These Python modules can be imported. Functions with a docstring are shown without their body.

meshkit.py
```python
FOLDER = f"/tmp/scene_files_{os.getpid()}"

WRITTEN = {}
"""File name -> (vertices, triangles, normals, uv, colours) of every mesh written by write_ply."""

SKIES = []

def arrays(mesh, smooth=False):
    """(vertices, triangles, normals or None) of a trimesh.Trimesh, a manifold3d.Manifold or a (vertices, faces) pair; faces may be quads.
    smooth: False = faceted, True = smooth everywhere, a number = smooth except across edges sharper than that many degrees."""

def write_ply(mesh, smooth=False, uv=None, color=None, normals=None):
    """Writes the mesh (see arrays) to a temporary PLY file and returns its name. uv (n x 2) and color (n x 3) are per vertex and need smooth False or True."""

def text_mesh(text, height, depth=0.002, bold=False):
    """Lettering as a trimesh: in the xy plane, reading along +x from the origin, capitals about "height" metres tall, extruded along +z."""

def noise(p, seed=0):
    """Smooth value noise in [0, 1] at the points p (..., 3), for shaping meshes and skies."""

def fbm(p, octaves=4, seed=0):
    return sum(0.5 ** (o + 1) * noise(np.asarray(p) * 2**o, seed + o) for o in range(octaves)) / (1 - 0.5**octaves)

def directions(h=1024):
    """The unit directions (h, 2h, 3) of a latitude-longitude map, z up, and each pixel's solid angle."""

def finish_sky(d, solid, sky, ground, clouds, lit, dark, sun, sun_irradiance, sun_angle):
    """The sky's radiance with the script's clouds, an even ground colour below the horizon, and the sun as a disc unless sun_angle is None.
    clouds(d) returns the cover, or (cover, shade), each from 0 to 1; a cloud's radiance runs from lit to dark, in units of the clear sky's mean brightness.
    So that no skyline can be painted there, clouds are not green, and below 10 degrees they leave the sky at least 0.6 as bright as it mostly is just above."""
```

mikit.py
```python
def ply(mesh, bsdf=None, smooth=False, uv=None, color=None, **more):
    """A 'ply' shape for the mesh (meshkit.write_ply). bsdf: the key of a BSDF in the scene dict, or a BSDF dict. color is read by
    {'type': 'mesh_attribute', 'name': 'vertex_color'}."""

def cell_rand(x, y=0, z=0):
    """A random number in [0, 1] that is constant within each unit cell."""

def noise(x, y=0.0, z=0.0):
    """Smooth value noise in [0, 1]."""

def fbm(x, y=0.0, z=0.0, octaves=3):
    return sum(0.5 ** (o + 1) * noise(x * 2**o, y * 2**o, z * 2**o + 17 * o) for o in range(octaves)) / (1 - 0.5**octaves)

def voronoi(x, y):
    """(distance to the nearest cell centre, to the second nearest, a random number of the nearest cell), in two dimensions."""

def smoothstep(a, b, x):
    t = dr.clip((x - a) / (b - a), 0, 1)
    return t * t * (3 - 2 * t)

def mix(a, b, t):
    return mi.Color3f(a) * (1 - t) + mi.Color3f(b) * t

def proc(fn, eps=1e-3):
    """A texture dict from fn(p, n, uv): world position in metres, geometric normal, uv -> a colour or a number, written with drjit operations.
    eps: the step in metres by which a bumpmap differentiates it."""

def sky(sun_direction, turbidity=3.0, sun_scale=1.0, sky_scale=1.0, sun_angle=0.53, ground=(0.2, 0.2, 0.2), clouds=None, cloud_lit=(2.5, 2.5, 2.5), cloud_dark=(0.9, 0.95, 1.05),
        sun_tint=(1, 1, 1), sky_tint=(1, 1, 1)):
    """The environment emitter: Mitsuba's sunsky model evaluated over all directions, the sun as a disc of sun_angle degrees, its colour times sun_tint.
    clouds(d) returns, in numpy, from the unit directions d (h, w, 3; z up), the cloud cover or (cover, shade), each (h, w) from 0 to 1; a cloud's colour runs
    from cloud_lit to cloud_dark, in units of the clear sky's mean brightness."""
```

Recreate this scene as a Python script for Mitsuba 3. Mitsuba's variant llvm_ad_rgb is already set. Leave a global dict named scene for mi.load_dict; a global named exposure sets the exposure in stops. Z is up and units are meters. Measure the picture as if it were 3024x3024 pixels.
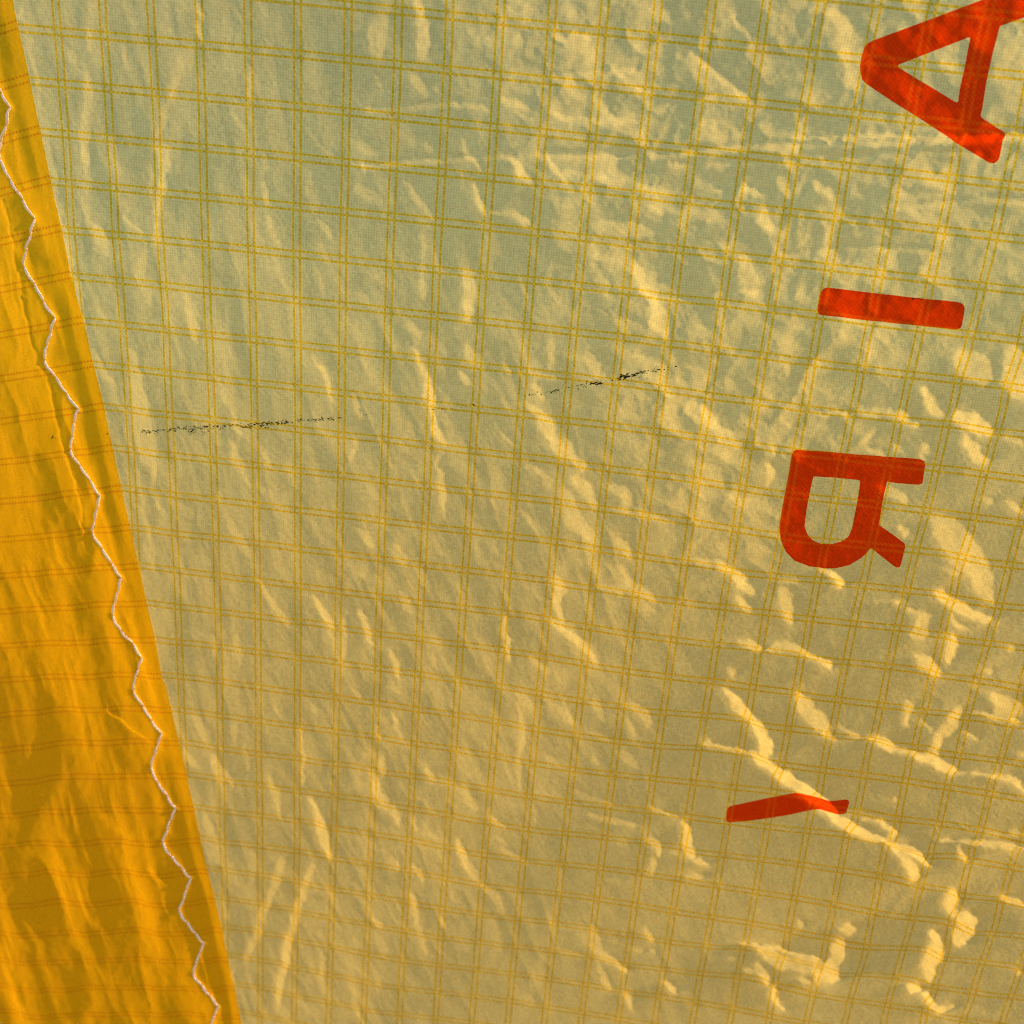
import math
import numpy as np
import drjit as dr
import mitsuba as mi
import shapely
import trimesh
from scipy import ndimage
import meshkit
import mikit
from mikit import noise, fbm, cell_rand, smoothstep, mix

MM = 1e-3
scene, labels = {}, {}

# ------------------------------------------------------------------ camera, light, exposure
PITCH = math.radians(-5.0)                 # the phone looks slightly down at the hanging cloth
HEIGHT = 1.4
FWD = np.array([0, math.cos(PITCH), math.sin(PITCH)])
UP = np.array([0, -math.sin(PITCH), math.cos(PITCH)])
RIGHT = np.array([1.0, 0, 0])
CENTRE = np.array([0, 0, HEIGHT])
DIST = 117.608 * MM
EYE = CENTRE - DIST * FWD


def axis(a, b, c):                        # right, down, forward -> world
    return a * RIGHT - b * UP + c * FWD


AX = axis(0.98847898, 0.11981513, -0.09248591)     # cloth: across
AY = axis(0.07707873, -0.92434891, -0.37368162)    # cloth: along, upwards
AN = axis(-0.13026196, 0.36224773, -0.92293467)    # cloth: towards the camera

SUN_TURN, SUN_LIFT = math.radians(32.0), 0.095      # the low sun grazes the cloth from behind its upper right
SUN = math.cos(SUN_TURN) * AX + math.sin(SUN_TURN) * AY - SUN_LIFT * AN
SUN = SUN / np.linalg.norm(SUN)

scene['camera'] = {
    'type': 'thinlens', 'fov': 2 * math.degrees(math.atan(1512 / 3028)), 'fov_axis': 'x', 'near_clip': 0.002, 'far_clip': 500.0,
    'aperture_radius': 0.5 * MM, 'focus_distance': 0.109,
    'to_world': mi.ScalarTransform4f().look_at(origin=EYE.tolist(), target=CENTRE.tolist(), up=UP.tolist())}
scene['sky'] = mikit.sky(SUN.tolist(), turbidity=3, sun_tint=(1.0, 0.85, 0.56), ground=(0.38, 0.275, 0.04), sky_tint=(0.90, 1.0, 1.12))
exposure = 2.62

# ------------------------------------------------------------------ measured layout of the cloth (1/20 mm for folds, 1/100 mm for outlines)
PANEL_FOLDS = """7;0.7;-1092,966 -1070,848 -1059,733 -1046,619 -1031,521 -1018,435 -1005,338
7;0.7;-928,996 -934,976
9;0.8;-940,940 -940,901
9;0.7;-989,898 -976,872
12;0.8;-959,853 -958,809 -966,761 -975,701 -971,655
11;0.6;-910,731 -895,668
5;0.6;-871,909 -870,870
14;0.7;-729,916 -766,854
9;0.7;-769,851 -787,796 -809,746
17;0.9;-807,718 -791,716 -797,684
11;0.9;-799,684 -803,633 -814,582
6;0.9;-814,582 -819,522
5;0.6;-827,702 -828,613
6;0.9;-707,1010 -706,940
5;0.8;-605,889 -606,837
5;0.6;-590,874 -583,842
3;0.6;-644,803 -622,771
6;0.9;-578,674 -571,636
7;0.5;-574,724 -582,688
7;0.6;-571,607 -545,548
5;0.5;-565,527 -526,456
12;0.5;-751,491 -761,452
12;0.7;-758,422 -748,376 -742,325
14;0.6;-850,504 -865,457 -848,397
18;0.7;-956,547 -935,504
5;0.7;-890,571 -856,545
4;0.6;-883,612 -878,572
10;0.5;-968,393 -956,335
7;0.5;-460,606 -429,577
8;0.5;-452,556 -436,521
3;0.5;-584,1012 -570,994
3;0.5;-631,1000 -617,988
3;0.5;-549,964 -542,949
5;0.4;-640,952 -644,938
7;0.4;-790,964 -776,942
4;0.4;-487,782 -439,745
6;0.4;-467,518 -447,445
11;0.3;-480,697 -468,627
9;0.4;-983,607 -971,553
19;0.7;-338,998 -351,940
13;0.8;-268,1039 -253,979 -258,937
9;0.7;-271,904 -241,868
5;0.6;-224,888 -220,879
10;0.6;-149,977 -125,984
8;0.6;-73,985 -59,986
8;0.8;8,994 73,994
10;0.5;-42,1024 -47,1039
13;0.5;24,1041 42,1033
8;0.6;124,1050 130,1027
6;0.9;114,964 134,938 166,924 181,913
10;0.6;12,919 44,906 71,882
4;0.8;-183,854 -116,855
8;0.7;-89,873 -38,857
5;0.5;-34,841 -23,839
9;0.8;18,852 85,844 119,854 178,855
7;0.7;109,885 122,860
5;0.7;206,873 252,886
4;0.8;-165,791 -157,768 -138,753 -122,731
8;0.9;-81,768 -47,751 -22,722
6;0.9;7,779 32,747 55,729
9;0.8;42,746 78,748
6;0.7;110,744 146,737 190,754
8;0.7;203,732 278,730
4;0.9;-378,723 -210,751
9;0.9;-135,706 -122,676 -109,649
8;0.8;-91,654 -55,657 -20,636
7;0.7;41,680 90,701
16;0.6;117,648 189,648 235,645
10;0.6;229,696 283,694
7;0.5;-278,704 -250,664 -219,635
15;0.8;-135,528 -127,492 -132,431
8;0.5;-236,595 -226,467
9;0.7;123,589 163,586 195,592
9;0.6;121,571 159,528
13;0.9;211,583 234,546
18;0.9;235,535 256,515
26;0.9;261,501 287,445
17;0.6;194,450 231,447
6;0.5;34,523 64,478
8;0.5;-254,407 -226,379
10;0.4;-361,461 -353,447
11;0.5;-386,763 -346,753
7;0.4;-339,791 -332,781
7;0.5;-237,779 -229,759
5;0.5;-292,801 -262,773
5;0.5;-353,892 -331,871
11;0.4;-339,508 -312,496
7;0.4;127,517 172,507
13;0.4;-381,677 -336,660
3;0.8;95,790 129,793
8;0.4;166,977 177,969
19;-1;370,1073 386,1053 404,1025
14;-1;469,1062 467,1035
9;-0.7;315,988 368,983
10;-0.8;374,946 402,957
10;-0.9;416,934 452,939 496,949
5;-0.8;520,981 534,973
16;-0.8;458,902 477,869
11;-0.8;421,884 411,864
10;-0.6;510,872 520,888
15;-1.1;511,830 584,836 644,835
9;-1.1;644,835 699,839
6;-1;699,839 779,849
17;-1;324,765 390,784 477,792
13;-1;386,810 476,801
17;-1;528,753 534,740
16;-1;631,765 665,765 690,754
7;-0.9;720,772 779,777
11;-1;818,765 851,752 894,752 921,748
7;-0.8;853,729 855,719
12;-0.9;560,692 575,666 560,634
15;-0.7;662,664 672,662
17;-0.9;731,657 762,643
15;-0.9;930,562 947,550
7;-0.7;979,557 984,550
14;-0.8;421,697 435,674 473,633
21;-0.7;338,665 385,659
12;-0.8;516,688 527,648
11;-0.6;541,587 545,566
11;-0.7;490,575 492,521
27;-0.8;334,595 377,473
7;-0.8;799,848 818,820
9;-0.6;711,1007 752,965
10;-0.5;725,717 760,711
9;-0.6;315,1048 305,1030
10;-0.6;652,573 683,594
4;1.5;488,844 612,858 786,872 868,882 909,888
3;1;334,816 361,824
8;0.7;342,1044 372,1022
12;0.7;310,862 344,836
7;0.7;331,766 358,745
9;0.8;409,749 445,739
10;0.8;542,774 577,747
10;0.7;446,716 474,671
10;0.7;322,681 388,707
23;0.6;436,605 457,543
23;0.7;519,1068 551,1005
16;0.6;558,969 587,953
3;0.7;451,828 478,785
13;0.8;833,380 857,352 883,332
18;0.9;917,340 948,329 980,313
11;0.8;943,289 967,265 997,245
7;0.6;1020,310 1053,291
32;0.6;889,460 938,429
27;0.6;985,478 1022,401
4;0.9;623,314 692,316
9;0.8;720,321 761,334 805,327 832,303
9;0.7;733,257 750,278
8;0.7;749,247 785,235
8;0.6;672,249 679,250
6;0.6;803,253 811,252
7;0.6;862,268 872,238
6;0.6;507,281 538,269
4;0.7;563,299 574,277
6;0.7;542,246 554,219
7;0.7;547,194 558,175 546,137
21;0.8;362,296 415,266
19;0.8;425,256 471,221
28;0.5;412,161 446,137
10;0.6;474,107 510,95 543,108
22;0.4;380,112 409,78 444,19
6;0.5;469,-12 492,-35
10;0.8;429,-61 464,-57 509,-72 540,-81
12;1;521,-93 568,-117
12;0.8;537,-144 562,-168
9;1;707,-41 732,-50 757,-75
8;0.6;622,-83 660,-78
14;0.5;633,-104 658,-181
14;0.7;558,-251 604,-263
13;0.7;628,-264 674,-248 717,-265
7;1;718,-269 781,-285
12;0.5;788,167 848,146
7;0.6;855,77 868,54
3;0.7;846,-116 900,-97
10;0.6;925,-124 955,-138 950,-184 971,-171
12;0.8;975,-73 1001,-87 1036,-104 1081,-119
10;0.6;1034,-34 1080,-67
6;0.5;1001,-22 969,-13
4;0.7;1009,-121 1030,-145 1046,-147
7;0.8;1020,-169 1031,-199 1031,-231
27;0.5;929,99 968,71 1004,30 1055,-27
7;0.6;1060,165 1090,145
6;0.5;1010,161 1024,161
13;0.7;955,-242 984,-247 1009,-271
6;0.6;1116,-245 1127,-244
6;0.6;1145,-177 1155,-185
9;0.5;541,-329 552,-347
12;0.4;562,-8 579,-15
13;-0.8;902,234 946,215
11;-0.7;783,363 825,368
9;-0.6;907,289 935,261
7;0.7;-985,274 -964,215 -951,167 -928,131
7;0.6;-922,98 -909,21
7;0.5;-903,-14 -882,-189 -866,-296
8;0.7;-967,231 -950,188 -935,147
21;0.6;-893,268 -889,144 -879,16
9;0.6;-869,188 -858,79 -865,-40
9;0.6;-870,-50 -843,-114
13;0.6;-847,-119 -856,-162
8;0.7;-687,238 -668,170 -645,105
11;0.6;-670,85 -626,-6
6;0.9;-470,318 -446,268 -421,194
5;0.6;-599,85 -566,37
14;0.5;-684,-98 -655,-158 -629,-197
9;0.7;-609,-260 -582,-304 -534,-375
10;0.9;-467,-288 -436,-336 -418,-363
5;0.7;-427,-364 -417,-427
6;0.6;-735,-307 -732,-345
12;0.6;-896,-200 -876,-245
18;0.4;-819,-88 -772,-105
10;0.6;-730,-439 -723,-483
11;0.5;-670,-425 -654,-498
13;0.4;-712,231 -702,157
14;0.4;-568,-170 -533,-259
13;0.4;-759,91 -736,33
9;0.4;-704,-42 -680,-93
13;0.4;-592,-15 -550,-76
12;0.4;-819,-275 -795,-344
9;0.4;-481,-67 -451,-131
6;0.4;-532,58 -507,-8
10;0.8;-241,354 -227,320 -210,279
12;1;-210,279 -199,223
9;1;-199,223 -191,175 -167,143
14;0.7;-129,374 -119,344
10;0.7;-137,318 -120,289
8;0.6;53,397 58,344
14;0.6;116,373 142,372 168,344
8;0.6;219,396 250,384
5;0.5;-49,340 -25,323
7;0.7;9,330 71,326
10;0.8;23,301 47,278
12;0.8;19,256 56,233 78,215
20;0.9;53,232 68,193
24;0.9;81,179 119,154
12;0.9;123,151 153,125
16;1;136,102 158,80 185,45
23;0.7;117,53 143,-8 182,-38
8;0.7;36,111 69,94 87,67
16;0.8;216,87 253,79 259,55
10;0.7;233,43 266,30 329,34
8;0.6;-380,235 -359,184
8;0.7;-369,125 -377,86
7;0.7;-181,110 -165,26 -157,-38
4;0.6;-38,185 -12,159
6;0.5;280,45 362,21
10;0.7;250,-33 278,-69
20;0.5;242,-105 282,-131
13;0.7;215,-158 296,-151 348,-171
13;0.5;309,-186 343,-199
14;0.9;116,-154 139,-183
14;0.9;128,-189 122,-222 142,-257
12;1;118,-265 167,-295 199,-315 228,-349
7;0.5;84,-209 93,-222
6;0.9;5,-272 9,-324 22,-395
13;0.6;-267,-120 -248,-168
10;0.6;-254,-243 -226,-287
13;0.5;-356,-96 -330,-129
9;0.4;-384,-238 -341,-208
9;0.8;-347,-309 -319,-397
10;0.8;-270,-405 -249,-478
9;0.6;-173,-400 -154,-437
11;0.4;77,-372 122,-404
5;0.6;-391,-306 -388,-499
6;0.4;-295,87 -273,47
12;0.6;316,310 336,245
10;0.5;216,259 262,257
7;0.5;292,403 325,388
10;0.4;-249,185 -239,136
13;0.4;25,-1 48,-33
12;0.4;180,170 213,149
12;0.7;-786,-681 -755,-752
15;0.7;-820,-791 -788,-841
15;0.9;-737,-794 -721,-881
11;0.7;-705,-833 -689,-875
8;0.5;-677,-690 -674,-744
6;0.5;-567,-593 -554,-643
8;0.6;-475,-588 -461,-623
6;0.9;-498,-672 -493,-841
11;0.6;-584,-834 -566,-905 -556,-966
15;1;-474,-888 -449,-947 -434,-1026 -419,-1065
13;0.6;-769,-993 -756,-1056 -734,-1155
11;0.6;-547,-1095 -578,-1205 -616,-1338 -665,-1492
13;0.8;-468,-1104 -498,-1239 -534,-1386 -561,-1558 -567,-1662
6;0.7;-703,-1534 -704,-1575
7;0.5;-728,-1284 -719,-1353
6;0.5;-413,-1185 -410,-1203
8;0.4;-791,-916 -778,-983
11;0.4;-637,-1094 -644,-1218
8;0.4;-650,-740 -642,-822
12;0.4;-436,-1398 -430,-1529
7;0.6;-365,-530 -346,-557
9;0.6;-266,-504 -243,-521
7;0.9;-259,-580 -248,-630 -231,-657
5;0.6;-294,-633 -291,-675
7;0.6;55,-478 74,-603 70,-667 84,-756
16;0.5;73,-480 88,-503
9;0.6;152,-488 199,-531
11;0.6;239,-454 262,-511
14;0.9;320,-456 351,-466 378,-507
8;0.6;322,-501 352,-542
9;0.5;245,-554 290,-567
10;0.6;143,-634 168,-656
8;0.6;256,-615 268,-639
13;0.8;329,-597 362,-636
13;0.8;-287,-717 -274,-769
15;0.8;-309,-775 -288,-827 -271,-864
9;0.7;-166,-740 -144,-772
12;0.6;-287,-872 -249,-877 -231,-919
5;0.6;-185,-826 -180,-836
18;0.5;-62,-787 -32,-826
7;0.8;11,-852 55,-872
5;0.8;117,-789 132,-836
3;0.7;118,-750 176,-746
11;0.6;220,-732 266,-751 316,-759
12;1;272,-800 318,-808 381,-816
7;0.6;226,-841 290,-841
4;0.9;414,-758 483,-770
10;0.9;414,-862 441,-863 459,-899
6;0.7;444,-919 445,-965
13;0.4;348,-875 363,-889
7;0.5;481,-889 499,-883
8;0.6;-192,-889 -181,-933
7;0.5;-166,-936 -128,-940
10;1;-67,-940 -49,-995 -18,-1042 8,-1072
13;1;8,-1072 44,-1107 62,-1155
8;0.7;34,-905 58,-917
9;0.8;46,-942 99,-967 116,-978
11;0.7;-248,-1038 -223,-1075
12;0.7;-185,-1050 -154,-1092
7;0.7;-81,-1108 -63,-1137
10;0.8;-186,-1146 -174,-1205 -150,-1301 -133,-1345
6;0.8;-100,-1203 -93,-1239
11;0.8;44,-1180 58,-1233 53,-1309 38,-1364 20,-1397
7;0.6;-42,-1361 12,-1350
14;0.5;-36,-1221 -20,-1312
11;0.6;-291,-1247 -265,-1280
17;0.4;-269,-1325 -253,-1354
5;0.8;202,-971 214,-1068
7;0.9;207,-1093 198,-1204
11;0.6;183,-1171 197,-1217
8;1;184,-1238 216,-1269 274,-1270
13;0.6;227,-1180 288,-1174 294,-1234
12;1;311,-1169 328,-1239 360,-1264 417,-1302
14;0.7;185,-1301 181,-1365 171,-1426
19;1.2;157,-1468 165,-1470
8;0.8;343,-1286 359,-1346 384,-1376
7;0.8;426,-1383 450,-1437
11;0.7;530,-1329 557,-1355
10;0.6;454,-1146 468,-1180
6;0.6;367,-1201 381,-1201
8;0.5;430,-1218 445,-1218
7;0.4;472,-1213 482,-1217
7;0.6;255,-1375 289,-1374
6;0.6;-36,-1471 -10,-1475
9;0.7;-341,-1504 -328,-1609 -312,-1640
17;0.6;-142,-1582 -130,-1621
10;0.5;-273,-1430 -264,-1487
5;0.6;334,-1010 363,-1008
14;0.4;35,-1250 19,-1304
13;1;550,-385 582,-429 615,-453
15;1;615,-453 645,-483 663,-520 663,-556
8;0.9;520,-549 572,-556 644,-554
14;1.1;646,-569 692,-592
20;1.2;692,-592 759,-632 816,-664 860,-699
19;1.2;860,-699 895,-724 933,-744 996,-760
6;0.8;927,-692 972,-684 1002,-710 1002,-737
16;1.2;996,-760 1048,-766 1089,-780 1104,-799
10;0.9;1027,-786 1068,-817 1091,-862
19;0.6;718,-383 754,-421 795,-463
7;0.9;794,-459 818,-479
7;0.6;832,-442 869,-466
10;1;903,-470 923,-467 955,-486 1006,-493
13;1;1006,-493 1048,-501 1088,-514 1107,-526
5;0.6;1118,-524 1135,-526
8;0.9;1151,-523 1206,-519 1239,-523 1275,-547
4;0.6;963,-353 973,-419
4;0.7;1009,-396 1033,-426
9;0.7;1080,-358 1069,-399 1053,-431 1051,-475
5;0.8;1104,-359 1176,-362 1216,-365
4;0.6;1104,-412 1131,-422
15;0.7;1147,-310 1186,-327 1163,-345
9;0.5;1232,-445 1246,-452
11;1.1;1124,-725 1197,-719 1262,-710 1313,-698
7;0.6;1215,-687 1303,-660
4;0.8;1170,-743 1198,-776
9;0.9;1299,-861 1357,-869
9;1;1186,-866 1184,-917 1200,-948
14;0.9;1199,-943 1237,-941 1238,-980 1226,-1023
11;1;1171,-1011 1187,-1061 1181,-1115 1192,-1161
12;1;1168,-1197 1165,-1222
7;1.1;1193,-1210 1210,-1243 1238,-1268 1263,-1238
9;1;710,-1154 733,-1155 785,-1138 831,-1141 900,-1145
26;0.7;768,-1172 823,-1197 885,-1184 929,-1175
18;0.8;944,-1088 955,-1121 943,-1203 921,-1232
10;0.7;945,-1049 974,-1025
6;0.5;841,-1055 843,-1040
12;0.7;764,-1228 790,-1273
6;0.9;815,-1286 830,-1333 846,-1355
8;0.6;731,-1254 750,-1256
9;0.6;685,-1214 690,-1219
7;0.7;878,-1247 904,-1242
10;0.9;507,-795 525,-875 549,-905
9;0.7;549,-899 576,-905
8;0.6;535,-959 573,-946
12;-0.9;924,-656 979,-656 1040,-687 1090,-742 1129,-805
4;0.5;986,-613 989,-628
4;0.5;1400,-1093 1407,-1103"""
STRIP_FOLDS = """16;-0.9;-1154,584 -1132,530 -1111,456
12;-0.7;-1065,499 -1059,438
11;-0.6;-1154,794 -1156,746
10;-0.4;-1159,393 -1140,336
3;0.9;-1179,582 -1165,490 -1150,281
14;-0.3;-1062,403 -1040,326
25;-1;-1159,-18 -1141,-107 -1160,-202
21;-0.6;-1076,257 -1012,255
14;-0.7;-1053,-28 -1046,-95
14;-0.6;-1040,-186 -1064,-309
25;-0.5;-964,-393 -947,-570
22;-0.6;-1103,-339 -1098,-489
5;0.9;-1113,182 -1098,68 -1073,-53 -1062,-180
16;-0.4;-1252,-590 -1271,-637
15;-0.5;-1188,-302 -1208,-454
8;0.5;-1215,-430 -1207,-531
13;-0.5;-991,90 -978,30
15;0.4;-1277,-516 -1254,-564
30;-1;-1235,-710 -1229,-848 -1234,-947 -1287,-1063 -1327,-1192
33;-1;-1294,-1280 -1288,-1441 -1292,-1529
36;-1;-1193,-1597 -1222,-1867
22;-0.6;-1129,-1475 -1123,-1609
13;-0.5;-1107,-772 -1104,-856
18;-0.6;-1012,-1340 -1011,-1405
16;-0.6;-862,-759 -828,-865
10;1;-1040,-728 -988,-758 -931,-787
14;0.7;-936,-1205 -876,-1257
7;0.8;-1290,-992 -1253,-1033
16;0.8;-1366,-1558 -1338,-1600
10;0.6;-1431,-1592 -1417,-1707 -1410,-1909
20;-0.6;-1408,-1684 -1394,-1809
20;0.6;-1080,-1062 -1022,-1105
6;0.6;-804,-1515 -739,-1501
16;-0.5;-1024,-842 -988,-904
12;-0.5;-1002,-1436 -988,-1547
13;0.5;-921,-1608 -911,-1738
15;-0.5;-1203,-1169 -1183,-1291"""
RIDGES = """7;0.8;-362,726 -175,757 -61,772
8;1.3;-3,778 135,790 239,801 431,833 688,858 908,891
7;0.8;262,782 396,796 497,807
7;0.8;204,616 311,660 415,710
7;0.8;178,867 296,909 395,928
7;0.8;556,816 691,843 838,852
7;0.8;507,629 627,659 781,665
7;0.8;16,928 168,950
7;0.8;-354,836 -181,864
7;0.8;265,519 477,556
7;0.8;275,984 398,909
7;0.8;713,740 857,771 938,774"""
HEM_RIDGE = """-1179,582 -1165,489 -1149,281 -1112,182 -1097,69 -1073,-53 -1062,-180 -1055,-253
-1040,-723 -989,-757 -932,-788
-1292,-993 -1252,-1033"""
EDGE = "-5526,5105 -5518,4920 -5493,4713 -5426,4270 -5336,3640 -5276,3237 -5185,2713 -5128,2209 -5028,1689 -4992,1487 -4944,1125 -4871,733 -4801,205 -4727,-296 -4648,-790 -4561,-1344 -4479,-1892 -4397,-2331 -4335,-2869 -4290,-2984 -4183,-3720 -4080,-4344 -3980,-4934 -3893,-5574 -3788,-6227 -3679,-6877 -3568,-7613 -3473,-8139 -3393,-8724 -3310,-9303 -3191,-10213"
ZIGZAG = "-5911,4316 -5697,3884 -5897,3351 -5545,2756 -5725,2218 -5393,1682 -5591,1159 -5200,622 -5383,80 -5025,-457 -5209,-1013 -4834,-1540 -5029,-2136 -4638,-2665 -4822,-3243 -4435,-3788 -4634,-4385 -4270,-4952 -4474,-5531 -4096,-6100 -4287,-6694 -3935,-7258 -4128,-7870 -3752,-8429 -3952,-9051 -3557,-9610"
OUTLINE_A = ['2949,4857 2929,4916 2929,5022 2934,5075 2954,5114 2991,5140 3265,5262 3552,5391 3890,5544 4126,5651 4188,5678 4238,5661 4276,5612 4370,5504 4363,5472 4331,5447 4293,5427 4095,5341 4109,4569 4293,4470 4339,4447 4348,4417 4352,4220 4339,4184 4311,4167 4269,4173 4233,4188 3630,4476 3023,4770 2972,4805', '3261,4948 3869,5240 3877,4666']
OUTLINE_I = ['2957,2803 2972,2840 3008,2861 3453,2857 3869,2855 4272,2857 4327,2844 4356,2807 4368,2631 4355,2599 4318,2586 3928,2585 3509,2583 3008,2579 2974,2590 2959,2624']
OUTLINE_R = ['2969,1080 2977,1121 3010,1145 3210,1151 3689,1157 4144,1173 4299,1174 4343,1163 4363,1126 4379,952 4375,912 4343,894 4008,890 4016,663 4032,386 4334,205 4363,184 4375,137 4373,-66 4365,-100 4340,-110 4302,-93 4005,102 3971,33 3926,-24 3811,-122 3667,-174 3535,-192 3380,-190 3215,-139 3097,-40 3016,93 2976,236 2968,446 2967,674 2968,939', '3234,867 3485,875 3717,878 3734,860 3752,609 3755,307 3736,214 3681,150 3576,104 3461,99 3359,134 3290,197 3244,282 3229,479 3226,706']
OUTLINE_S = ['3014,-3672 3029,-3626 3073,-3600 3500,-3438 3823,-3322 4067,-3261 4381,-3194 4414,-3210 4421,-3247 4413,-3389 4403,-3414 4352,-3426 4073,-3524 3833,-3624 3590,-3711 3341,-3783 3068,-3849 3036,-3842 3024,-3806']
SCUFFS = [[(-56.13, 1.85, -55.54, 2.25, 0.4, 5, 0.35)], [(-48.65, 3.61, -48.5, 3.63, 0.09, 2, 0.26), (-46.88, 4.15, -46.66, 4.22, 0.09, 2, 0.11), (-44.17, 4.47, -42.99, 4.5, 0.35, 12, 0.26), (-42.22, 4.87, -39.42, 5.41, 0.17, 8, 0.19), (-38.57, 5.34, -35.68, 6.11, 0.56, 30, 0.23), (-38.37, 5.04, -36.24, 5.19, 0.43, 14, 0.19), (-34.94, 6.19, -33.89, 6.06, 0.3, 10, 0.21), (-31.99, 6.5, -30.63, 6.64, 0.38, 14, 0.25), (-29.69, 6.87, -26.46, 7.65, 0.38, 26, 0.25), (-24.25, 8.16, -22.65, 8.39, 0.33, 12, 0.19), (-21.83, 8.56, -20.57, 8.81, 0.25, 7, 0.14), (-20.57, 8.92, -20.32, 8.9, 0.08, 2, 0.21), (-19.15, 9.21, -17.13, 9.63, 0.16, 5, 0.12), (-15.73, 10.3, -11.71, 10.25, 0.2, 3, 0.08), (-44.38, 4.44, -20.57, 8.81, 0.43, 110, 0.28)], [(-9.95, 11.07, -9.55, 11.17, 0.1, 3, 0.28), (-8.76, 11.27, -7.39, 11.63, 0.16, 9, 0.16), (-5.39, 12.14, -5.09, 12.13, 0.12, 3, 0.36), (0.74, 13.9, 0.87, 13.97, 0.08, 2, 0.16), (2.48, 14.37, 3.23, 14.55, 0.1, 3, 0.16), (5.86, 15.2, 7.24, 15.75, 0.31, 12, 0.15), (7.33, 15.82, 8.61, 16.22, 0.35, 20, 0.31), (6.56, 14.95, 6.74, 15.07, 0.15, 2, 0.12), (9.55, 16.48, 9.73, 16.57, 0.1, 2, 0.23), (10.16, 16.78, 11.96, 17.5, 0.5, 38, 0.36), (11.96, 17.5, 13.31, 18.01, 0.3, 14, 0.28), (10.74, 16.68, 13.49, 17.34, 0.3, 16, 0.17), (13.84, 18.22, 14.29, 18.65, 0.19, 6, 0.21), (15.99, 18.9, 16.16, 18.97, 0.07, 2, 0.17), (20.37, 20.72, 20.93, 21.1, 0.09, 6, 0.17), (0.69, 13.79, 16.26, 18.93, 0.31, 60, 0.22), (-9.95, 11.07, -4.86, 12.2, 0.16, 10, 0.14)], [(38.42, 28.43, 39.45, 28.62, 0.17, 12, 0.16), (32.21, 26.62, 32.39, 26.63, 0.07, 1, 0.11), (45.52, 30.41, 45.69, 30.4, 0.07, 1, 0.12)]]
ROW = [11.9394, 2.6673, -9.1495, 0.3972, 0.0193, 0.0560, 0.0398]
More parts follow.
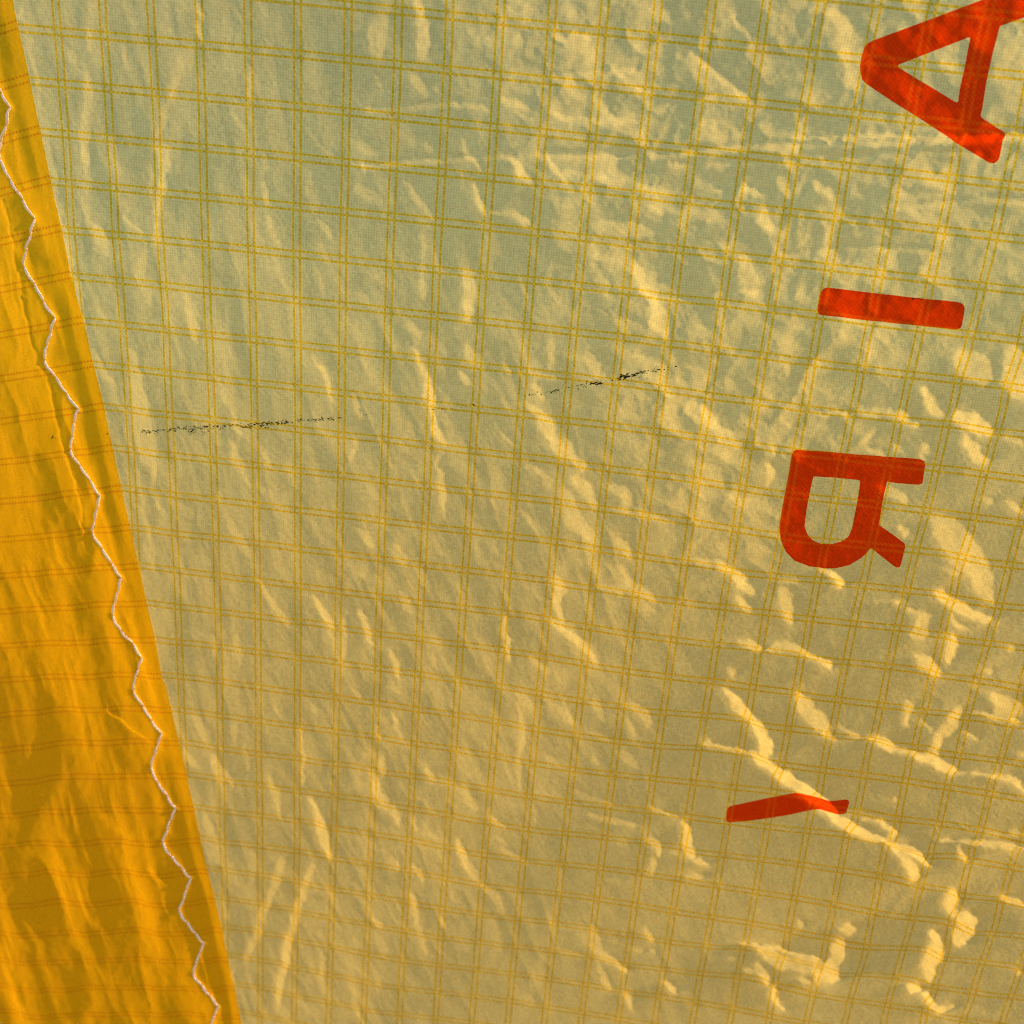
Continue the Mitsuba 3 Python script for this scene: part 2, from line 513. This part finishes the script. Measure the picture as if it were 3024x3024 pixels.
WARP_I = [-0.0296, 0.0462, 0.0043, -0.0034, -0.1048, 0.1010, -0.0292, 0.1114, -0.0470, 0.0218]
WARP_J = [0.1388, -0.1041, -0.1353, 0.0090, -0.0993, -0.1122, -0.0411, -0.0537, 0.0100, 0.0247]
X0, Y0 = 55.0915, -51.0869

CELL = 5.0
STEP = 0.18
XS, YS = np.arange(-94, 84, STEP), np.arange(-114, 66, STEP)
GX, GY = np.meshgrid(XS, YS, indexing='xy')        # row = along, column = across
NY, NX = GX.shape


def pts(text, k):
    return np.array([[float(v) for v in q.split(',')] for q in text.split()]) / k


def basis(X, Y, n=4):
    x, y = X / 50, Y / 50
    return [x**a * y**b for a in range(n) for b in range(n - a)]


def fabric(X, Y):                                  # thread counts (in cells) of the pale cloth, slightly warped weave
    b = basis(X, Y)
    return (X + X0) / CELL + sum(c * v for c, v in zip(WARP_I, b)), -(Y + Y0) / CELL + sum(c * v for c, v in zip(WARP_J, b))


EDGE_P = pts(EDGE, 100)
_o = np.argsort(EDGE_P[:, 1])
_slope = math.atan((EDGE_P[0, 0] - EDGE_P[-1, 0]) / (EDGE_P[0, 1] - EDGE_P[-1, 1]))


def edge_dist(X, Y):                               # > 0 on the pale side of the hem
    return (X - np.interp(Y, EDGE_P[_o, 1], EDGE_P[_o, 0])) * math.cos(_slope)


def fabric_strip(X, Y):
    x, y = X / 50, Y / 50
    row = sum(c * v for c, v in zip(ROW, (1, x, y, x * y, y * y, x * y * y, y**3)))
    return (edge_dist(X, Y) - 0.1 * (Y / 50) ** 2) / CELL - 0.16, row


def nz(X, Y, f, seed=0):
    return meshkit.noise(np.stack([X * f, Y * f, np.full_like(X, 0.5 + seed)], -1), seed) - 0.5


def seg_field(polyline, half, taper=0.0, pad=2.2):
    """(window, distance to the polyline) on the grid around it."""
    r = half * pad + 0.6
    lo, hi = polyline.min(0) - r, polyline.max(0) + r
    i0, i1 = np.searchsorted(XS, [lo[0], hi[0]])
    j0, j1 = np.searchsorted(YS, [lo[1], hi[1]])
    if i1 - i0 < 2 or j1 - j0 < 2:
        return None
    w = (slice(j0, j1), slice(i0, i1))
    X, Y = WXG[w], WYG[w]
    d = np.full(X.shape, 1e9)
    n = len(polyline) - 1
    for k, (a, b) in enumerate(zip(polyline[:-1], polyline[1:])):
        e = b - a
        t = np.clip(((X - a[0]) * e[0] + (Y - a[1]) * e[1]) / max(e @ e, 1e-9), 0, 1)
        d = np.minimum(d, np.hypot(X - a[0] - t * e[0], Y - a[1] - t * e[1]) * (1 + taper * np.abs(2 * (k + t) / n - 1) ** 3))
    return w, d


# ragged outlines for the folds
WXG = GX + 1.05 * nz(GX, GY, 0.9, 3) + 0.65 * nz(GX, GY, 2.3, 4)
WYG = GY + 1.05 * nz(GX, GY, 0.9, 5) + 0.65 * nz(GX, GY, 2.3, 6)


def sstep(a, b, x):
    t = np.clip((x - a) / (b - a), 0, 1)
    return t * t * (3 - 2 * t)


def folds(text, soft, gain=1.0, widen=0.0):
    up, down = np.zeros(GX.shape), np.zeros(GX.shape)
    for line in text.split('\n'):
        w, a, p = line.split(';')
        a, p = float(a), pts(p, 20)
        half = float(w) / 20 * (1 + widen * float(sstep(10, 35, p[:, 0].mean() - 0.55 * p[:, 1].mean() - 22)))
        f = seg_field(p, half, 0.8)
        if f is None:
            continue
        m = abs(a) * sstep(1 + soft, 1 - soft, f[1] / half)
        t = up if a > 0 else down
        t[f[0]] = np.maximum(t[f[0]], m)
    return gain * up, gain * down


def relief(S, cross=0.12, keep=0.07):
    """Height whose slope towards the sun is S: a least-squares surface, flattened over long distances."""
    kx = 2 * np.pi * np.fft.rfftfreq(NX, STEP)[None, :]
    ky = 2 * np.pi * np.fft.fftfreq(NY, STEP)[:, None]
    c, s = math.cos(SUN_TURN), math.sin(SUN_TURN)
    ks, kt = kx * c + ky * s, -kx * s + ky * c
    return np.fft.irfft2(np.fft.rfft2(S) * (-1j * ks) / (ks**2 + cross * kt**2 + keep**2 + 1e-9), S.shape)


rng = np.random.default_rng(7)


def wrinkle(fx, fy, turn, seed, power=1.0):
    c, s = math.cos(turn), math.sin(turn)
    u, v = GX * c + GY * s, -GX * s + GY * c
    n = meshkit.noise(np.stack([u * fx, v * fy, np.full_like(u, seed)], -1), seed)
    n2 = meshkit.noise(np.stack([u * fx * 2.1, v * fy * 2.1, np.full_like(u, seed + 9)], -1), seed + 9)
    return n + 0.5 * n2 - 0.75


# ---- pale panel: slope towards the sun
RIGHT_UP = sstep(8, 30, GX + 0.55 * GY)            # the crumpled corner that is turned to the sun
LOW_RIGHT = sstep(-6, 18, GX - 0.55 * GY - 22)
LEFT = sstep(-10, -38, GX - 0.1 * GY)
up, down = folds(PANEL_FOLDS, 0.14, 1.0, 0.35)


def facets(n, cut, soft):
    return sstep(cut - soft, cut + soft, n)


def tail(m, length, n=7):
    """Each lit face rises gently towards its crest: a soft foot on the side away from the sun, a sharp crest."""
    out = m.copy()
    for k in range(1, n + 1):
        t = length * k / n / STEP
        w = np.roll(m, (-round(t * math.sin(SUN_TURN)), -round(t * math.cos(SUN_TURN))), (0, 1))
        out = np.maximum(out, w * (1 - k / (n + 1)))
    return out


def band(lo, hi, x):
    return sstep(lo, hi, x)


lean = wrinkle(0.62, 0.15, math.radians(9), 21) + 0.40 * wrinkle(1.6, 0.5, math.radians(14), 23)
blob = wrinkle(0.42, 0.40, math.radians(-30), 31) + 0.50 * wrinkle(1.1, 0.9, math.radians(20), 33)
diag = wrinkle(0.60, 0.24, math.radians(28), 41) + 0.50 * wrinkle(1.7, 0.7, math.radians(30), 43)
MID = np.clip(1 - RIGHT_UP - LEFT, 0, 1)
TOP = sstep(18, 38, GY) * (1 - RIGHT_UP)
calm = 1 - 0.85 * LOW_RIGHT
region = 0.115 * (LEFT + MID) * calm - 0.16 * TOP * (1 - 0.1 * LEFT) + 0.11 * RIGHT_UP * calm - 0.19 * LOW_RIGHT
lit = LEFT * 0.10 * facets(lean, 0.05, 0.30) + MID * 0.11 * facets(diag, 0.12, 0.28) + RIGHT_UP * 0.22 * facets(blob, -0.03, 0.22)
lit *= 1 - 0.95 * LOW_RIGHT
soft = tail(up, 1.1)
gain = 0.33 * LEFT + 0.44 * MID + 0.56 * RIGHT_UP
gain = gain * (1 - LOW_RIGHT) + (0.10 + 0.62 * sstep(10, 32, GX)) * LOW_RIGHT
lit = np.maximum(lit, gain * (0.55 * up + 0.45 * soft) * np.clip(1 + 0.5 * wrinkle(1.1, 0.5, 0.25, 51), 0.4, 1.5))
lit = lit * (1 - np.clip(down, 0, 1)) - 0.10 * down
S = region + lit - 0.055                            # room for the lit faces: the cloth as a whole stays flat


def crumple(fx, fy, turn, seed, slope):
    """Connected angular creases between flat facets, as in thin cloth that has been crushed."""
    c, q = math.cos(turn), math.sin(turn)
    wx = GX + 1.6 * nz(GX, GY, 0.22, seed + 1) + 0.5 * nz(GX, GY, 0.8, seed + 2)
    wy = GY + 1.6 * nz(GX, GY, 0.22, seed + 3) + 0.5 * nz(GX, GY, 0.8, seed + 4)
    u, v = wx * c + wy * q, -wx * q + wy * c
    h = 0
    for k, f in enumerate((1.0, 2.13, 4.3)):
        n = meshkit.noise(np.stack([u * fx * f, v * fy * f, np.full_like(u, 0.37 + k)], -1), seed + 17 * k) - 0.5
        h = h + np.abs(n) * (0.75 ** k) / f
    return h * slope / fx


H = relief(S)
flat = 1 - 0.75 * np.clip(ndimage.gaussian_filter(down, 0.5 / STEP), 0, 1)
H += crumple(0.34, 0.085, math.radians(10), 121, 0.125) * LEFT * (1 - 0.4 * TOP)
H += crumple(0.36, 0.13, math.radians(24), 151, 0.125) * MID * (1 - 0.55 * LOW_RIGHT) * (1 - 0.3 * TOP)
H += crumple(0.30, 0.26, math.radians(-25), 181, 0.29) * flat * RIGHT_UP * (1 - 0.75 * LOW_RIGHT)
_warp, WXG, WYG = (WXG, WYG), GX, GY               # taut, straight creases
for line in RIDGES.split('\n'):
    w, a, p = line.split(';')
    f = seg_field(pts(p, 20), 0.6)
    H[f[0]] += float(a) * 0.17 * np.exp(-((f[1] / (float(w) / 20)) ** 2))
WXG, WYG = _warp
H -= 0.6 * ndimage.gaussian_filter(H, 12 / STEP, mode='nearest')
H += (0.007 + 0.002 * RIGHT_UP) * rng.standard_normal(GX.shape)

# ---- orange strip: softer folds, grooves drawn in by the seam
ZIG = pts(ZIGZAG, 100)
up, down = folds(STRIP_FOLDS, 0.95, 0.30)
Sx = 0.17 - 0.10 * sstep(0, -80, GY) + 0.50 * wrinkle(0.36, 0.035, math.radians(8), 61) * sstep(20, -40, GY) + 0.10 * wrinkle(1.0, 0.4, math.radians(-20), 71) + up - down
HS = relief(Sx, 0.2, 0.06) + crumple(0.30, 0.07, math.radians(12), 221, 0.20) + crumple(0.6, 0.3, math.radians(-30), 231, 0.10) + 0.0015 * rng.standard_normal(GX.shape)
HS += 0.22
_e = edge_dist(GX, GY)
H += 0.16 * np.minimum(_e, 0)                         # the edge strip falls away behind the hem
HS += 0.16 * np.minimum(_e, 0) * (1 - 0.75 * sstep(5, -70, GY))
_w = sstep(-3.2, -1.2, _e)
for line in HEM_RIDGE.split('\n'):
    f = seg_field(pts(line, 20), 0.6)
    HS[f[0]] += 0.10 * np.exp(-((f[1] / 0.3) ** 2))
HS = HS * (1 - _w) + (H + 0.12) * _w               # the hem lies on the pale panel
for a, b in zip(ZIG[:-1], ZIG[1:]):                # the seam draws a groove into it
    _d = (WXG, WYG)
    WXG, WYG = GX, GY
    f = seg_field(np.array([a, b]), 0.5)
    WXG, WYG = _d
    if f is not None:
        HS[f[0]] -= 0.15 * np.exp(-((f[1] / 0.42) ** 2))


def gradient(Z):
    gy, gx = np.gradient(Z, STEP)
    return gx, gy


def sample(Z, X, Y):
    u, v = np.clip((X - XS[0]) / STEP, 0, NX - 1.001), np.clip((Y - YS[0]) / STEP, 0, NY - 1.001)
    i, j = u.astype(int), v.astype(int)
    a, b = u - i, v - j
    return (Z[j, i] * (1 - a) + Z[j, i + 1] * a) * (1 - b) + (Z[j + 1, i] * (1 - a) + Z[j + 1, i + 1] * a) * b


# ------------------------------------------------------------------ cutting the cloth sheet into its pieces
CORNERS = shapely.Polygon([(-70, 57), (50, 63), (82, -71), (-92, -113)])


def split(V, F, s):
    """Cuts the triangles along s = 0; returns V, F, s with no triangle crossing it."""
    sf = s[F]
    neg, pos = (sf < 0).sum(1), (sf > 0).sum(1)
    cross = (neg > 0) & (pos > 0) & (np.abs(sf).max(1) < 0.2 * CELL)
    C = F[cross]
    if not len(C):
        return V, F
    sc = s[C]
    # rotate so that vertex 0 is the odd one out
    sign = np.where(sc < 0, -1, 1)
    odd = np.argmax(sign == -np.sign(sign.sum(1))[:, None], axis=1)
    r = (np.arange(3)[None] + odd[:, None]) % 3
    C = np.take_along_axis(C, r, 1)
    e = np.sort(np.vstack([C[:, [0, 1]], C[:, [0, 2]]]), 1)
    key, inv = np.unique(e[:, 0].astype(np.int64) * len(V) + e[:, 1], return_inverse=True)
    a, b = key // len(V), key % len(V)
    t = np.clip(s[a] / (s[a] - s[b]), 0.002, 0.998)[:, None]
    N = V[a] * (1 - t) + V[b] * t
    m01, m02 = inv[:len(C)] + len(V), inv[len(C):] + len(V)
    new = np.vstack([np.stack([C[:, 0], m01, m02], 1), np.stack([m01, C[:, 1], C[:, 2]], 1), np.stack([m01, C[:, 2], m02], 1)])
    return np.vstack([V, N]), np.vstack([F[~cross], new])


def grid_faces(mask):
    idx = np.arange(NY * NX).reshape(NY, NX)
    q = mask[:-1, :-1] & mask[1:, :-1] & mask[:-1, 1:] & mask[1:, 1:]
    a, b, c, d = idx[:-1, :-1][q], idx[:-1, 1:][q], idx[1:, 1:][q], idx[1:, :-1][q]
    return np.vstack([np.stack([a, b, c], 1), np.stack([a, c, d], 1)])


def compact(V, F):
    used, inv = np.unique(F, return_inverse=True)
    return V[used], inv.reshape(-1, 3)


def signed(poly, P):
    p = shapely.points(P)
    return np.where(shapely.contains(poly, p), 1, -1) * shapely.distance(poly.boundary, p)


PAIR, HALF = 0.070, 0.0225                          # ripstop threads run in pairs


def cut_threads(V, F, fab):
    for k in (0, 1):
        for c in (-PAIR - HALF, -PAIR + HALF, PAIR - HALF, PAIR + HALF):
            g = fab(V[:, 0], V[:, 1])[k]
            s = ((g - c + 0.5) % 1.0 - 0.5) * CELL
            V, F = split(V, F, s)
    m = V[F].mean(1)
    fi, fj = fab(m[:, 0], m[:, 1])
    di, dj = fi - np.round(fi), fj - np.round(fj)
    inv, inh = np.abs(np.abs(di) - PAIR) < HALF, np.abs(np.abs(dj) - PAIR) < HALF
    tag = np.full(len(F), -1)
    tag[inv] = 2 * np.round(fi[inv]).astype(int) + (di[inv] > 0) + 1000
    tag[inh] = 2 * np.round(fj[inh]).astype(int) + (dj[inh] > 0) + 3000
    return V, F, tag


def world(X, Y, h):
    return CENTRE + MM * (X[:, None] * AX + Y[:, None] * AY + h[:, None] * AN)


def sheet(V, F, Z, grad, fab, bsdf):
    V, F = compact(V, F)
    X, Y = V[:, 0], V[:, 1]
    gx, gy = sample(grad[0], X, Y), sample(grad[1], X, Y)
    n = AN[None] - gx[:, None] * AX - gy[:, None] * AY
    n /= np.linalg.norm(n, axis=1, keepdims=True)
    uv = np.stack(fab(X, Y), 1)
    path = meshkit.write_ply((world(X, Y, sample(Z, X, Y)), F), False, uv, None, normals=n)
    return {'type': 'ply', 'filename': path, 'face_normals': False, 'bsdf': {'type': 'ref', 'id': bsdf}}


def numbered(name):
    if name not in scene:
        return name
    k = 1
    while f'{name}_{k:03d}' in scene:
        k += 1
    return f'{name}_{k:03d}'


# ------------------------------------------------------------------ materials
def weave(uv, k=20.0):
    """Over-and-under of the plain weave, -1 to 1."""
    a = dr.sin(uv.x * (2 * math.pi * k)) * dr.sin(uv.y * (2 * math.pi * k))
    return a


def pale(p, n, uv):
    w = dr.sin(uv.x * (2 * math.pi * 18)) + dr.sin(uv.y * (2 * math.pi * 18))      # the gaps between the fine yarns
    g = 0.90 + 0.042 * w + 0.12 * (cell_rand(uv.x * 16, uv.y * 16) - 0.5) + 0.08 * (noise(uv.x * 3, uv.y * 3) - 0.5)
    return mi.Color3f(0.90, 0.73, 0.28) * g


def ochre(p, n, uv):
    g = 0.92 + 0.13 * dr.sin(uv.x * 2 * math.pi * 11) * dr.sin(uv.y * 2 * math.pi * 11) + 0.2 * (cell_rand(uv.x * 11, uv.y * 11) - 0.5)
    return mi.Color3f(0.88, 0.56, 0.035) * g


def orange(p, n, uv):
    g = 0.9 + 0.05 * weave(uv) + 0.08 * (cell_rand(uv.x * 20, uv.y * 20) - 0.5)
    return mi.Color3f(0.95, 0.475, 0.003) * g


def burnt(p, n, uv):
    g = 0.85 + 0.2 * dr.sin(uv.x * 2 * math.pi * 11) * dr.sin(uv.y * 2 * math.pi * 11)
    return mi.Color3f(0.88, 0.36, 0.002) * g


def amber(p, n, uv):
    g = 0.88 + 0.12 * dr.sin(uv.x * 2 * math.pi * 11) * dr.sin(uv.y * 2 * math.pi * 11)
    return mi.Color3f(0.94, 0.46, 0.003) * g


def ink(p, n, uv):
    fx, fy = dr.abs(dr.abs(uv.x - dr.round(uv.x)) - PAIR), dr.abs(dr.abs(uv.y - dr.round(uv.y)) - PAIR)
    line = dr.maximum(smoothstep(0.045, 0.02, fx), smoothstep(0.045, 0.02, fy)) * (0.55 + 0.45 * dr.sin(uv.x * 69) * dr.sin(uv.y * 69))
    g = 0.94 + 0.09 * weave(uv, 10.0) + 0.10 * (cell_rand(uv.x * 20, uv.y * 20) - 0.5)
    return mix(mi.Color3f(0.84, 0.046, 0.001) * g, mi.Color3f(0.90, 0.15, 0.004), 0.6 * line)


def cloth(fn, **k):
    return {'type': 'principledthin', 'base_color': mikit.proc(fn), 'roughness': 0.6, 'spec_trans': 0.36, 'diff_trans': 1.65, 'eta': 1.4, **k}


scene['pale_cloth'] = cloth(pale)
scene['ochre_thread'] = cloth(ochre)
scene['orange_cloth'] = cloth(orange)
scene['burnt_thread'] = cloth(burnt)
scene['amber_thread'] = cloth(amber)
scene['red_ink'] = cloth(ink, spec_trans=0.1, diff_trans=1.3)
scene['sewing_thread'] = {'type': 'principled', 'base_color': {'type': 'rgb', 'value': (0.90, 0.78, 0.74)}, 'roughness': 0.6, 'sheen': 0.3}
scene['black_scuff'] = {'type': 'twosided', 'bsdf': {'type': 'diffuse', 'reflectance': {'type': 'rgb', 'value': (0.035, 0.028, 0.014)}}}

# ------------------------------------------------------------------ the cloth
SAIL = 'ripstop_cloth'
labels[SAIL] = {'label': 'crumpled translucent pale yellow ripstop cloth with orange strip sewn on and red letters', 'category': 'cloth'}
inside = shapely.contains_xy(CORNERS, GX, GY)
d = edge_dist(GX, GY)
P0 = np.stack([GX.ravel(), GY.ravel()], 1)

# pale panel, cut along the letters and the ripstop threads; it tucks half a millimetre under the hem
V, F = P0, grid_faces(inside & (d > -1.4))
V, F = compact(V, F)
V, F = split(V, F, edge_dist(V[:, 0], V[:, 1]) + 0.5)
F = F[edge_dist(*V[F].mean(1).T) > -0.5]
V, F = compact(V, F)
GH = gradient(H)
PANEL = SAIL + '__main_panel'
letters = [(OUTLINE_A, 'red printed letter A cut off by the top right corner'), (OUTLINE_I, 'red printed letter I, a plain rounded bar'),
           (OUTLINE_R, 'red printed letter R seen mirrored through the cloth'), (OUTLINE_S, 'red slanting stroke of a letter crossed by a bright crease')]
for rings, label in letters:
    ring = [pts(t, 100) for t in rings]
    poly = shapely.Polygon(ring[0], ring[1:]).buffer(0.12).buffer(-0.24).buffer(0.12)
    lo, hi = ring[0].min(0) - 1, ring[0].max(0) + 1
    near = ((V > lo) & (V < hi)).all(1)
    s = np.full(len(V), -9.0)
    s[near] = signed(poly, V[near])
    V, F = split(V, F, s)
    m = V[F].mean(1)
    near = ((m > lo) & (m < hi)).all(1)
    on = np.zeros(len(F), bool)
    on[near] = shapely.contains_xy(poly, m[near, 0], m[near, 1])
    key = numbered(PANEL + '__printed_letter')
    scene[key] = sheet(V, F[on], H, GH, fabric, 'red_ink')
    labels[key] = {'label': label}
    F = F[~on]
V, F = compact(V, F)
V, F, tag = cut_threads(V, F, fabric)
scene[PANEL] = sheet(V, F[tag < 0], H, GH, fabric, 'pale_cloth')
labels[PANEL] = {'label': 'crumpled pale yellow panel of checked ripstop cloth'}
for t in np.unique(tag[tag >= 0]):
    scene[numbered(PANEL + '__ripstop_thread')] = sheet(V, F[tag == t], H, GH, fabric, 'ochre_thread')

# orange strip over it
V, F = P0, grid_faces(inside & (d < 0.8))
V, F = compact(V, F)
V, F = split(V, F, edge_dist(V[:, 0], V[:, 1]))
F = F[edge_dist(*V[F].mean(1).T) < 0]
V, F = compact(V, F)
V, F, tag = cut_threads(V, F, fabric_strip)
GS = gradient(HS)
STRIP = SAIL + '__edge_strip'
scene[STRIP] = sheet(V, F[tag < 0], HS, GS, fabric_strip, 'orange_cloth')
labels[STRIP] = {'label': 'deep orange hem strip sewn along the left edge'}
for t in np.unique(tag[tag >= 0]):
    scene[numbered(STRIP + '__ripstop_thread')] = sheet(V, F[tag == t], HS, GS, fabric_strip, 'burnt_thread' if t > 2500 else 'amber_thread')

# ------------------------------------------------------------------ three-step zigzag seam, every stitch by itself
rng = np.random.default_rng(11)
for a, b in zip(ZIG[:-1], ZIG[1:]):
    e = b - a
    n_st = 3
    side = np.array([-e[1], e[0]]) / np.linalg.norm(e)
    kn = [a + e * k / n_st + (side * rng.uniform(-0.17, 0.17) if 0 < k < n_st else 0) for k in range(n_st + 1)]
    for p, q in zip(kn[:-1], kn[1:]):
        t = np.linspace(0, 1, 13)
        path = p + (q - p) * t[:, None] + side * (0.05 * np.sin(2 * np.pi * t) * np.sign(rng.uniform(-1, 1)))[:, None]
        lift = sample(HS, path[:, 0], path[:, 1]) - 0.10 + 0.27 * np.sin(np.pi * t) ** 0.6
        line = world(path[:, 0], path[:, 1], lift)
        tan = np.gradient(line, axis=0)
        tan /= np.linalg.norm(tan, axis=1, keepdims=True)
        u = np.cross(tan, AN)
        u /= np.linalg.norm(u, axis=1, keepdims=True)
        w = np.cross(u, tan)
        ang = np.linspace(0, 2 * np.pi, 10, endpoint=False)
        rad = MM * 0.155 * (1 + 0.10 * np.cos(2 * ang[None] + 9 * np.pi * t[:, None])) * (0.55 + 0.45 * np.sin(np.pi * t) ** 0.5)[:, None]
        ring = line[:, None] + rad[..., None] * (np.cos(ang)[None, :, None] * u[:, None] + np.sin(ang)[None, :, None] * w[:, None])
        vs, m = ring.reshape(-1, 3), len(ang)
        i, j = np.meshgrid(np.arange(len(t) - 1), np.arange(m), indexing='ij')
        i, j = i.ravel(), j.ravel()
        k = (j + 1) % m
        fs = np.stack([i * m + j, i * m + k, (i + 1) * m + k, (i + 1) * m + j], 1)
        scene[numbered(SAIL + '__stitch')] = mikit.ply((vs, fs[:, ::-1]), 'sewing_thread', smooth=True)
labels[SAIL + '__stitch'] = {'label': 'pinkish white zigzag stitch of the seam'}

# ------------------------------------------------------------------ dark scuffs rubbed onto the cloth: little flakes of grime
rng = np.random.default_rng(5)
for c, group in enumerate(SCUFFS):
    vs, fs = [], []
    for x0, y0, x1, y1, w, n, size in group:
        e = np.array([x1 - x0, y1 - y0])
        L = max(np.linalg.norm(e), 1e-6)
        e, s = e / L, np.array([-e[1], e[0]]) / L
        for _ in range(int(n * (2.2 if c == 1 else 1.5))):
            q = np.array([x0, y0]) + e * rng.uniform(0, L) + s * rng.normal(0, w / 3)
            r = size / 2 * (1.0 if c == 1 else 1.05) * rng.uniform(0.25, 1.0) ** 1.3
            k = 9
            ang = np.sort(rng.uniform(0, 2 * np.pi, k))
            rr = r * rng.uniform(0.55, 1.25, k)
            o = np.vstack([q, q + (rr * np.cos(ang) * 1.35)[:, None] * e + (rr * np.sin(ang) * 0.62)[:, None] * s])
            hz = sample(HS if edge_dist(o[:1, 0], o[:1, 1])[0] < 0 else H, o[:, 0], o[:, 1]) + 0.02
            b = len(vs)
            vs.extend(world(o[:, 0], o[:, 1], hz))
            fs.extend([b, b + 1 + i, b + 1 + (i + 1) % k] for i in range(k))
    key = numbered(SAIL + '__scuff_mark')
    scene[key] = mikit.ply((np.array(vs), np.array(fs)), 'black_scuff')
    labels[key] = {'label': ['black speck on the orange strip', 'long thin black scuff beside the orange strip', 'thick black scuff in the middle of the panel', 'dark specks on the red letter I'][c], 'kind': 'stuff'}
